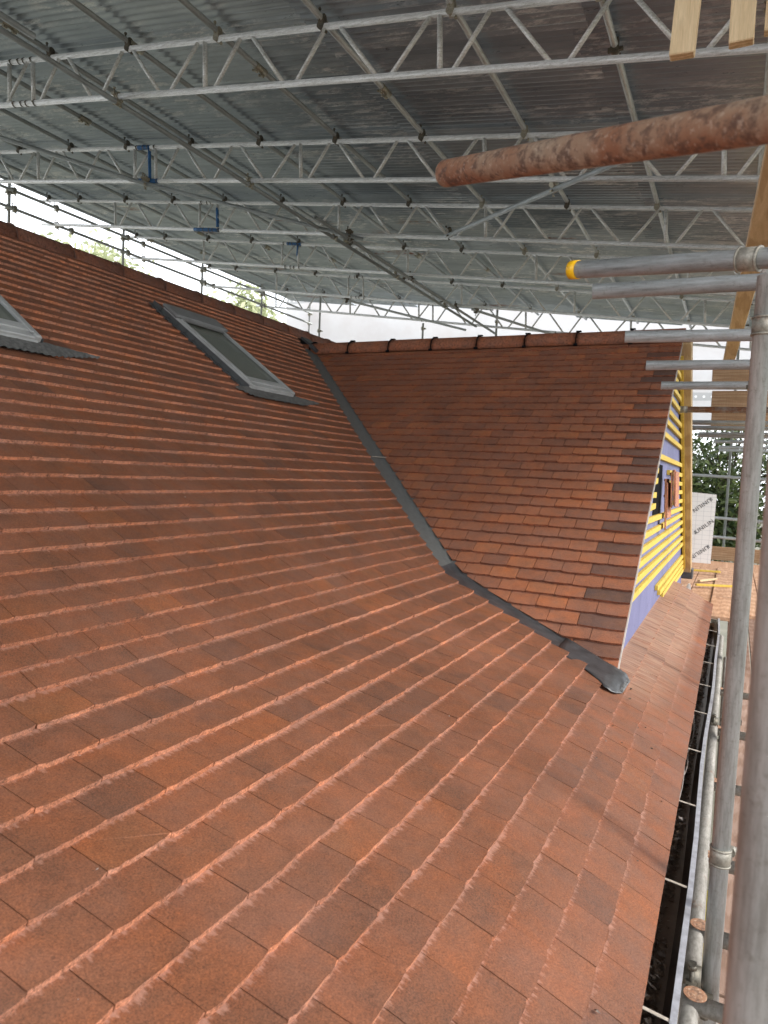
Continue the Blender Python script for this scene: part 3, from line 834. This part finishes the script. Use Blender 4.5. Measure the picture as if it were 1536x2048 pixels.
    # packing hooks over the left tubes are the sheet's own bolts
# ---- lattice beams
bl = ['aluminium lattice beam nearest the camera, crossing the top of the photo',
      'second lattice beam from the camera with an upright wrapped in blue tape near its left third',
      'third lattice beam from the camera with blue tape on its lower tube and one upright',
      'fourth lattice beam from the camera with a small blue taped joint on its upper tube',
      'fifth lattice beam from the camera, seen against the edge of the corrugated roof',
      'farthest lattice beam, standing out against the white sheeting behind the ridge']
phase = [-6.24, -6.55, -7.16, -7.03, -6.9, -6.2]
ca = math.cos(R(7.4)); sa = math.sin(R(7.4))
for bi, by in enumerate(BY):
    x0, x1 = -11.0, 2.1
    root = empty('lattice_beam', bl[bi], 'lattice beam', (x0, by, pz(x0, Z0)), 'lattice beams under the temporary roof')
    def P(x, h, root=root, by=by): return Vector((x - h*sa, 0, pz(x, Z0) + h*ca)) - Vector((x0, 0, pz(x0, Z0)))
    H = .41
    for h in (0, H):
        m = MB(); m.tube(P(x0, h), P(x1, h), TR, 14, 0, True); m.build('chord', m_alu, root)
    ph = phase[bi]; x = ph
    while x > x0 + 2.1: x -= 2.1
    jx = ph - .34
    def br(xa, ha, xb, hb, r=.0165):
        if min(xa, xb) < x0 + .03 or max(xa, xb) > x1 - .03: return
        m = MB(); m.tube(P(xa, ha), P(xb, hb), r, 10); m.build('brace', m_alu, root)
    while x < x1:
        xs = x
        br(xs, .01, xs + .03, H - .01, .020)
        tp = [xs + .40, xs + .51, xs + 1.20, xs + 1.32]; bt = [xs + .10, xs + .78, xs + .90, xs + 1.60, xs + 1.72]
        br(bt[0], .01, tp[0], H - .01); br(tp[1], H - .01, bt[1], .01); br(bt[2], .01, tp[2], H - .01); br(tp[3], H - .01, bt[3], .01); br(bt[4], .01, xs + 2.06, H - .01)
        x += 2.1
    br(jx, .01, jx + .03, H - .01, .020)
    for h in (0, H):      # spigot pins of the joint
        for dx in (-.05, .06, .13, .24):
            m = MB(); c_ = P(jx + .12 + dx, h); m.tube(c_ - Vector((0, .034, 0)), c_ + Vector((0, .034, 0)), .007, 6); m.tube(c_ - Vector((.006, 0, 0)), c_ + Vector((.006, 0, 0)), TR + .004, 14)
            m.build('joint_pin', m_coup, root)
    def tape(p, q, r, root=root):
        m = MB(); m.tube(p, q, r, 12, 0, False, True, None, 6, .0012); m.build('blue_tape', m_blue, root)
    if bi == 1:
        tape(P(ph - .10, .02), P(ph - .07, H - .02), .019); tape(P(ph - .28, 0), P(ph + .04, 0), TR + .003); tape(P(ph - .25, H), P(ph - .05, H), TR + .003)
    if bi == 2:
        tape(P(ph - .0, .04), P(ph + .02, H - .08), .0235); tape(P(ph - .45, 0), P(ph + .04, 0), TR + .002)
    if bi == 3:
        tape(P(ph - .20, H), P(ph + .10, H), TR + .003); tape(P(ph, H*.5), P(ph + .025, H - .02), .0235)

# ---- other tubes hung below the beams
def under(x, z0=2.48): return pz(x, z0)
tube_thing('scaffold_ledger', 'thick grey tube crossing in front of the nearest lattice beam at upper left', 'scaffold tube', (-5.14, 1.2, under(-5.14)), (-5.14, 14.5, under(-5.14)), m_galvd, couplers=[(by - 1.2, 0, True, .03) for by in BY[:5]], n=14)
tube_thing('scaffold_ledger', 'short tube end poking in at the top left corner of the photo', 'scaffold tube', (-4.93, .4, under(-4.93)), (-4.93, 3.72, under(-4.93)), m_galvd)
tube_thing('scaffold_ledger', 'tube with an open end starting at the third lattice beam, running back', 'scaffold tube', (-4.88, 7.63, under(-4.88) - .02), (-4.93, 15.2, under(-4.93)), m_galvd, couplers=[(.9, 0, False, .03), (2.95, 0, False, .03), (5.05, 0, False, .03)])
tube_thing('diagonal_brace', 'diagonal tube from the left edge dipping to the second lattice beam', 'scaffold tube', (-8.6, 3.4, under(-8.6)), (-6.6, 6.75, under(-6.6)), m_galvd, couplers=[(3.75, .5, True, .03)])
tube_thing('diagonal_brace', 'diagonal tube between the second and third lattice beams left of centre', 'scaffold tube', (-6.95, 6.3, under(-6.95)), (-4.7, 8.55, under(-4.7)), m_galvd, couplers=[(.4, .5, True, .03), (3.0, .5, False, .03)])
tube_thing('diagonal_brace', 'dark diagonal tube passing behind the rusty tube up to the right', 'scaffold tube', (-3.4, 8.3, under(-3.4)), (-.75, 5.9, under(-.75)), m_galvd, couplers=[(.1, .5, False, .03), (2.3, .5, True, .03)])
tube_thing('diagonal_brace', 'thin diagonal tube dropping from the fifth beam to the last beam over the wing ridge', 'scaffold tube', (-4.6, 12.7, under(-4.6)), (-3.3, 14.6, 2.85), m_galv, couplers=[(.1, .5, False, 0), (2.1, .5, False, 0)])
tube_thing('diagonal_brace', 'thin diagonal tube of the far end under the roof, left of the wing ridge', 'scaffold tube', (-7.4, 12.7, under(-7.4)), (-5.4, 14.6, 3.1), m_galv, couplers=[(.1, .5, False, 0)])

# ---- left side scaffold behind the main ridge
def post(x, y, z0, z1, label, mat=m_galv, group='upright tubes behind the main ridge', cps=()):
    return tube_thing('scaffold_standard', label, 'scaffold tube', (x, y, z0), (x, y, z1), mat, group, n=12, couplers=[(c - z0, 0, True, 0) for c in cps])
GZ = -5.6
for i, (y, zt) in enumerate(((7.76, 4.75), (10.15, 4.55), (12.4, 4.5), (14.6, 4.6), (16.8, 4.5))):
    post(-10.8, y, GZ, zt, 'upright tube behind the main ridge, %s from the left' % ('first', 'third', 'fifth', 'seventh', 'ninth')[i], cps=(3.95, 4.2))
for i, (y, zt) in enumerate(((9.3, 3.7), (11.6, 3.7), (13.8, 3.7), (16.0, 3.7))):
    post(-12.1, y, GZ, zt, 'shorter outer upright behind the main ridge, %s from the left' % ('first', 'second', 'third', 'fourth')[i], cps=(3.6,))
tube_thing('scaffold_ledger', 'upper of the two long rails behind the main ridge against the white sky', 'scaffold tube', (-10.74, 3.0, 4.22), (-10.74, 16.8, 4.22), m_galv, couplers=[(y - 3, 0, True, 0) for y in (7.8, 8.6, 10.2, 10.6, 12.4, 14.6)], n=12)
tube_thing('scaffold_ledger', 'lower of the two long rails behind the main ridge against the white sky', 'scaffold tube', (-10.72, 3.0, 3.93), (-10.72, 16.8, 3.93), m_galv, couplers=[(y - 3, 0, True, 0) for y in (7.8, 8.6, 8.9, 10.2, 10.6, 12.4, 12.7, 14.6)], n=12)
for i, y in enumerate((9.3, 11.6, 13.8)):
    tube_thing('diagonal_brace', 'sloping brace tube running down behind the main ridge, %s from the left' % ('first', 'second', 'third')[i], 'scaffold tube', (-11.6, y - .3, 3.85), (-11.6, y + 1.9, 1.6), m_galv, 'sloping braces behind the main ridge', couplers=[(.1, 0, False, 0)], n=12)

# ---- back scaffold and white sheeting
for i, (x, z0, z1) in enumerate(((-9.25, -1, 4.2), (-8.63, -1, 3.02), (-8.0, -1, 2.72), (-6.65, -1, 3.42), (-4.8, -1, 3.60), (-2.15, -1, 3.0), (-.1, -1, 2.9))):
    post(x, 14.85 + .3*(i % 2), z0 - 4.6, z1, 'back upright behind the wing ridge, %s from the left' % ('first', 'second', 'third', 'fourth', 'fifth', 'sixth', 'seventh')[i], m_galvd, 'upright tubes behind the wing ridge', cps=(min(z1 - .08, 3.3),))
mb = MB(); NX, NZ = 60, 22
for i in range(NX + 1):
    for j in range(NZ + 1):
        x = -11.7 + 14.5*i/NX; z = 1.30 + 3.9*j/NZ
        mb.v.append((x, 17.0 + .05*math.sin(x*2.3 + z) + .04*math.sin(z*3 + x*.7) + random.uniform(-.008, .008), z - .05*math.sin(x*1.7)**2))
for i in range(NX):
    for j in range(NZ):
        a_ = i*(NZ + 1) + j; mb.face([a_, a_ + NZ + 1, a_ + NZ + 2, a_ + 1], 0, None, True)
o = mb.build('scaffold_sheeting', m_sheet); tag(o, 'white plastic sheeting with eyelet bands closing the far end of the scaffold', 'sheeting')

# ------------------------------------------------------------------ right hand scaffold by the eaves
tube_thing('scaffold_standard', 'big blurred upright tube nearest the camera at the right edge', 'scaffold tube', (.043, .80, -5.6), (.054, .80, 1.0), m_galvn, n=32, hollow=True)
sB = tube_thing('scaffold_standard', 'second upright tube from the camera, sharp and streaked, with a coupler near its top', 'scaffold tube', (.026, 2.20, -5.6), (.041, 2.20, .575), m_galvn, n=28,
                couplers=())
def band(parent, y_local, r=TR, w=.026, bolt=(-1, 0)):
    m = MB(); m.tube((0, y_local - w, 0), (0, y_local + w, 0), r + .0035, 24)
    for q in (-.86, .86): m.tube((0, y_local + w*q - .0025, 0), (0, y_local + w*q + .0025, 0), r + .0052, 24)
    b = Vector((bolt[0], 0, bolt[1])).normalized(); c = Vector((0, y_local, 0))
    m.box(c + b*(r + .012), (.012, .018, .012)); m.tube(c + b*(r + .006), c + b*(r + .055), .006, 8); m.tube(c + b*(r + .026), c + b*(r + .040), .013, 6); m.tube(c + b*(r + .022), c + b*(r + .026), .016, 12)
    m.build('coupler', m_coupmid, parent)
for zc, bo, dk in ((.44, (-1, 0), 1), (-1.045, (-.8, -.5), 0)): band(sB, zc + 5.6, bolt=bo)
for i, y in enumerate((4.35, 6.4, 8.5, 10.6)):
    tube_thing('scaffold_standard', 'right hand upright mostly hidden by the near ones, %s from the camera' % ('third', 'fourth', 'fifth', 'sixth')[i], 'scaffold tube', (.07 + .05*i, y, -5.6), (.07 + .05*i, y, 1.6), m_galv, n=16, couplers=((6.15, 0, False, 0), (4.3, 0, False, 0)))
# putlogs sticking out over the roof
o = tube_thing('scaffold_putlog', 'rusty brown tube sticking out over the roof, nearest and topmost', 'scaffold tube', (-.541, 1.307, .58), (.334, .656, .30), m_rust, n=36, r=.0245)
m = MB()
pl = [((-.458, 2.087, .6), (1.0, 1.45, .392), 'grey tube with a yellow plastic end cap sticking out over the roof', m_galvn),
      ((-.444, 2.34, .6), (1.2, 2.40, .6), 'grey open tube just below the yellow capped one', m_galvn),
      ((-.447, 3.10, .6), (1.2, 3.30, .6), 'grey tube crossing in front of the end of the wing ridge', m_galv),
      ((-.445, 3.869, .6), (1.2, 4.0, .6), 'grey tube just under the wing ridge end, crossing the timber board', m_galv),
      ((-.442, 4.663, .6), (1.2, 4.8, .6), 'shorter grey tube over the top of the yellow battens', m_galv),
      ((-.421, 6.153, .6), (1.2, 6.2, .6), 'thin reddish painted tube pointing at the yellow battens', galv('red_painted_tube', (.30, .25, .23), (.42, .36, .33), .5, .4, (1, .1, 1), .75)),
      ]
ptubes = []
for a, b, lab, mt in pl:
    ptubes.append(tube_thing('scaffold_putlog', lab, 'scaffold tube', a, b, mt, 'short tubes sticking out over the eaves', n=28))
m = MB(); m.tube((0, -.004, 0), (0, .022, 0), TR + .0018, 28); m.tube((0, -.006, 0), (0, -.004, 0), TR - .002, 28); m.build('end_cap', m_cap, ptubes[0])
band(ptubes[0], .50); band(ptubes[3], .50, bolt=(.3, -1)); band(ptubes[4], .50, bolt=(-.2, -1)); band(ptubes[5], .02)
fl = [(7.9, -.46), (8.5, -.46), (9.35, -.42), (9.95, -.46), (11.0, -.30), (12.4, -.26), (13.8, -.28)]
for i, (y, x) in enumerate(fl):
    tube_thing('scaffold_putlog', 'far thin level tube right of the barge board, %s from the top' % ('first', 'second', 'third', 'fourth', 'fifth', 'sixth', 'seventh')[i], 'scaffold tube', (x, y, .64 - .01*(i % 3)), (1.2, y + .05, .64), m_galv, 'far level tubes right of the gable', n=12)
for i, (z, x0) in enumerate(((.17, -1.2), (-.50, -1.2), (-.81, -1.2))):
    tube_thing('guard_rail', 'level guard rail in front of the dark shrub, %s' % ('top one above the white board', 'middle one beside the white board', 'lowest one beside the white board')[i], 'guard rail', (x0, 12.7, z + .02), (1.6, 12.7, z - .05), m_galv, 'guard rails at the far end of the deck', n=12)

# tubes below the gutter line
tube_thing('scaffold_ledger', 'grey tube running beside the gutter below the eaves', 'scaffold tube', (-.012, 0.3, -1.42), (-.012, 7.4, -1.42), m_dirty, couplers=[(1.86, 0, False, 0), (4.3, 0, False, 0)], n=24)
tube_thing('scaffold_ledger', 'grey tube lying lower, right of the one beside the gutter', 'scaffold tube', (.045, 0.3, -1.62), (.045, 7.4, -1.62), m_dirty, n=24)
for i, (y, z) in enumerate(((2.06, -1.46), (2.42, -1.47), (2.95, -1.49), (3.75, -1.5), (4.6, -1.5), (5.5, -1.5))):
    r_ = empty('transom', 'short cross tube with orange disc as lit top under the eaves, %s from the camera' % ('first', 'second', 'third', 'fourth', 'fifth', 'sixth')[i], 'scaffold tube', (-.03, y, z), 'cross tubes under the eaves')
    m = MB(); m.tube((0, 0, .055), (.9, 0, .055), TR, 16); m.build('tube', m_dirty, r_)
    m = MB(); m.tube((.03, .0, .082), (.03, .0, .085), .030, 18); m.build('lit_top_disc', m_rust, r_)  # rust-coloured disc added on top to paint the tube's lit upper side
tube_thing('yellow_rail', 'bright yellow plastic strip glimpsed between the tubes below the eaves', 'strip', (.03, .6, -1.80), (.03, 3.4, -1.80), plain('bright_yellow_plastic', (.75, .70, .05), .4), r=.02, n=12, hollow=False)
# deck boards
deck = []
for i in range(5):
    x = .16 + i*.232
    for j, (y0, y1) in enumerate(((-1.2, 2.7), (2.72, 11.5))):
        m = MB(); m.box((0, 0, 0), (.1125, (y1 - y0)/2, .019), 0, None, .005)
        o = m.build('scaffold_board', m_plankd); o.location = (x, (y0 + y1)/2, -1.80 + .003*i); o.rotation_euler = (0, 0, random.uniform(-.004, .004))
        tag(o, 'lower walkway board, %s from the gutter in the %s run' % (('first', 'second', 'third', 'fourth', 'fifth')[i], ('near', 'far')[j]), 'scaffold board', 'lower walkway boards')
for i in range(8):
    x = -.95 + i*.232
    m = MB(); ya, yb = (7.75 if 2 < i < 4 else 7.58 + .05*(i % 2)), 11.6
    if i == 4: ya = 7.2
    m.box((0, 0, 0), (.1125, (yb - ya)/2, .019), 0, None, .005)
    o = m.build('scaffold_board', m_plank); o.location = (x, (ya + yb)/2, -1.235 - .0 + (.025 if i == 4 else 0)); tag(o, 'pale board of the far deck beyond the tiles, %s from the left' % ('first', 'second', 'third', 'fourth', 'fifth', 'sixth', 'seventh', 'eighth')[i], 'scaffold board', 'boards of the far deck')
for i in range(5):
    m = MB(); m.box((0, 0, 0), (1.0, .1125, .019), 0, None, .005); o = m.build('scaffold_board', m_plank)
    o.location = (.1, 11.75 + i*.232, -1.235); o.rotation_euler = (0, 0, R(90) - R(90)); tag(o, 'board laid across the end of the far deck, %s from the camera' % ('first', 'second', 'third', 'fourth', 'fifth')[i], 'scaffold board', 'cross boards of the far deck')
m = MB(); m.box((0, 0, 0), (1.0, .019, .1125), 0, None, .005); o = m.build('toe_board', m_ply); o.location = (.2, 12.95, -1.10); tag(o, 'brown toe board on edge at the back of the far deck', 'toe board')
for i, (x, y, rz, L) in enumerate(((-.22, 9.9, .75, .42), (-.06, 9.35, .12, .60), (-.28, 10.7, -.1, .40))):
    m = MB(); m.box((0, 0, 0), (.02, L/2, .0125), 0, None, .002); o = m.build('batten_offcut', m_wood if i == 0 else m_yellow); o.location = (x, y, -1.19 + .012*i); o.rotation_euler = (0, 0, R(-70) + rz)
    tag(o, ('pale bare batten offcut lying on the far deck in the middle', 'yellow batten offcut on the far deck, nearest the camera and longest', 'yellow batten offcut on the far deck, farthest back')[i], 'timber offcut', 'batten offcuts on the far deck')
m = MB(); m.tube((0, 0, -.06), (0, 0, .09), .05, 16, 0, False, True, .012); m.build
o = m.build('torn_membrane', m_sheet); o.location = (-.36, 8.1, -1.12); o.rotation_euler = (.2, .1, 0); tag(o, 'small torn white scrap of sheeting poking up where the deck meets the tiles', 'scrap')

# brown boards at the right stacked up as a screen
for i, (z, x0, x1, y) in enumerate(((1.235, -.31, .35, 9.0), (.99, -.30, .28, 9.05), (.78, -.29, .30, 9.1))):
    m = MB(); m.box((0, 0, 0), ((x1 - x0)/2, .019, .105), 0, None, .004); o = m.build('screen_board', m_ply); o.location = ((x0 + x1)/2, y, z)
    o.rotation_euler = (0, random.uniform(-.01, .01), 0); tag(o, 'brown board on edge high up right of the barge board, %s' % ('top', 'middle', 'bottom')[i], 'timber board', 'brown boards stacked on edge')
# long timber overhead
m = MB(); m.beam((.16, 1.0, 1.30), (-.145, 8.3, 1.28), .105, .05, 0, (0, 0, 1), .004); o = m.build('timber_joist', m_woody); tag(o, 'long pale timber running overhead along the right side towards the far end', 'timber')
for i, (x0, x1, zb_) in enumerate(((-.335, -.245, 1.637), (-.155, -.070, 1.640), (-.035, .06, 1.66))):
    m = MB(); m.box(((x0 + x1)/2 + .02, 3.0, zb_ + .5), ((x1 - x0)/2, .025, .5), 0, Matrix.Rotation(R((2.5, -.5, 0)[i]), 3, 'Y'), .004); o = m.build('hanging_timber', m_wood)
    tag(o, 'pale sawn timber hanging down at the top right, %s' % ('left one of three', 'middle one of three', 'rightmost, cut off')[i], 'timber', 'sawn timbers hanging at top right')

# insulation board with printing
rt = empty('insulation_board', 'white foil faced insulation board with dark diagonal lettering standing on the deck', 'insulation board', (-.40, 12.25, -1.225), rot=(R(-4), 0, R(3)))
m = MB(); m.prism([(-.24, 0, 0), (.150, 0, -.03), (.172, 0, 1.10), (-.24, 0, 1.125)], (0, 0, 0), (0, .05, 0)); m.build('panel', m_foil, rt)
def text(s, size, loc, rot, parent):
    cu = bpy.data.curves.new('txt', 'FONT'); cu.body = s; cu.size = size; cu.extrude = .0006; cu.align_x = 'CENTER'; cu.align_y = 'CENTER'; cu.offset = 0; cu.space_character = 1.12
    o = bpy.data.objects.new('lettering', cu); C.objects.link(o); bpy.context.view_layer.update()
    me = bpy.data.meshes.new_from_object(o.evaluated_get(bpy.context.evaluated_depsgraph_get())); C.objects.unlink(o); bpy.data.objects.remove(o)
    me.materials.clear(); me.materials.append(m_ink); q = bpy.data.objects.new('lettering', me); C.objects.link(q); q.parent = parent; q.location = loc; q.rotation_euler = rot; return q
for (x, z, flip) in ((-.01, .94, 1), (.005, .57, 0), (.0, .19, 1)):
    an = R(40); ang = -an + (pi if flip else 0)
    lt = bpy.data.objects.new('printed_mark', None); C.objects.link(lt); lt.parent = rt; lt.location = (x, -.002, z); lt.rotation_euler = (0, ang, 0)
    text('UNILIN', .088, (.03, 0, 0), (R(90), 0, 0), lt)
    m = MB()
    for q in (-1, 0, 1):
        m.beam((-.150, 0, q*.017), (-.118, 0, q*.017 - .010), .002, .0055); m.beam((-.150, 0, q*.017), (-.118, 0, q*.017 + .010 if q else 0), .002, .0055)
    m.beam((-.134, 0, -.030), (-.134, 0, .030), .002, .005)
    m.build('emblem', m_ink, lt)

# ------------------------------------------------------------------ vegetation and ground
def bush(name, label, c, rad, nl, mat, lsz, seed, trunk_to, clumps=40, cat='shrub'):
    rnd = random.Random(seed); root = empty(name, label, cat, (c[0], c[1], GZ)); m = MB(); cl = []
    for i in range(clumps):
        v = Vector((rnd.gauss(0, .5), rnd.gauss(0, .5), rnd.gauss(0, .5)))
        if v.length > 1: v.normalize()
        cl.append(Vector((v.x*rad[0], v.y*rad[1], v.z*rad[2] + c[2] - GZ)))
    for i in range(nl):
        q = rnd.choice(cl); s_ = rad[0]*.16
        p = q + Vector((rnd.gauss(0, s_), rnd.gauss(0, s_), rnd.gauss(0, s_*.8)))
        d = Vector((rnd.gauss(0, 1), rnd.gauss(0, 1), rnd.gauss(-.2, .7))).normalized(); sd_ = d.cross(Vector((rnd.gauss(0, 1), rnd.gauss(0, 1), 1))).normalized()
        L = lsz*rnd.uniform(.7, 1.4); w = L*.20; n = len(m.v)
        m.v += [tuple(p), tuple(p + d*L*.45 + sd_*w), tuple(p + d*L - Vector((0, 0, L*.15))), tuple(p + d*L*.45 - sd_*w)]; m.face([n, n+1, n+2, n+3])
    m.build('crown', mat, root); m = MB()
    base = Vector((0, 0, 0)); top = Vector((0, 0, trunk_to - GZ)); m.tube(base, top, .11, 8, 0, False, True, .05, 5, .06)
    for q in cl: m.tube(top.lerp(base, rnd.uniform(0, .25)), q, .03, 5, 0, False, False, .008, 3, .08)
    m.build('trunk', m_bark, root)
bush('evergreen_shrub', 'dense dark green shrub behind the guard rails, lower one', (-.6, 17.6, -.7), (1.9, .8, 1.1), 7000, m_leaf, .16, 3, -1.0, 60)
bush('evergreen_shrub', 'dark green shrub with sky showing through, rising above the white board', (-.2, 18.4, .75), (1.9, .8, .9), 3600, m_leaf, .14, 5, .3, 46)
bush('evergreen_shrub', 'dark green shrub at the right behind the upright tubes', (2.6, 18.0, .2), (1.6, .9, 1.6), 5000, m_leaf, .15, 8, -.6, 50)
bush('broadleaf_tree', 'haze-paled tree top just above the main ridge, left one', (-25.2, 21, 6.6), (3.0, 1.6, 1.9), 6000, m_leafp, .30, 11, 5.0, 40, 'tree')
bush('broadleaf_tree', 'haze-paled tree top seen through the scaffold above the main ridge, right one', (-17.0, 21, 4.7), (1.9, 1.4, 1.6), 5000, m_leafp, .26, 12, 3.4, 40, 'tree')

mb = MB(); NG = 40
for i in range(NG + 1):
    for j in range(NG + 1):
        x = -200 + 400*i/NG; y = -200 + 400*j/NG; mb.v.append((x, y, GZ + random.uniform(-.05, .05)))
for i in range(NG):
    for j in range(NG):
        a_ = i*(NG + 1) + j; mb.face([a_, a_ + NG + 1, a_ + NG + 2, a_ + 1], 0, None, True)
tag(mb.build('ground', m_ground), None, None, None, 'structure')
bpy.data.objects.remove(_p)
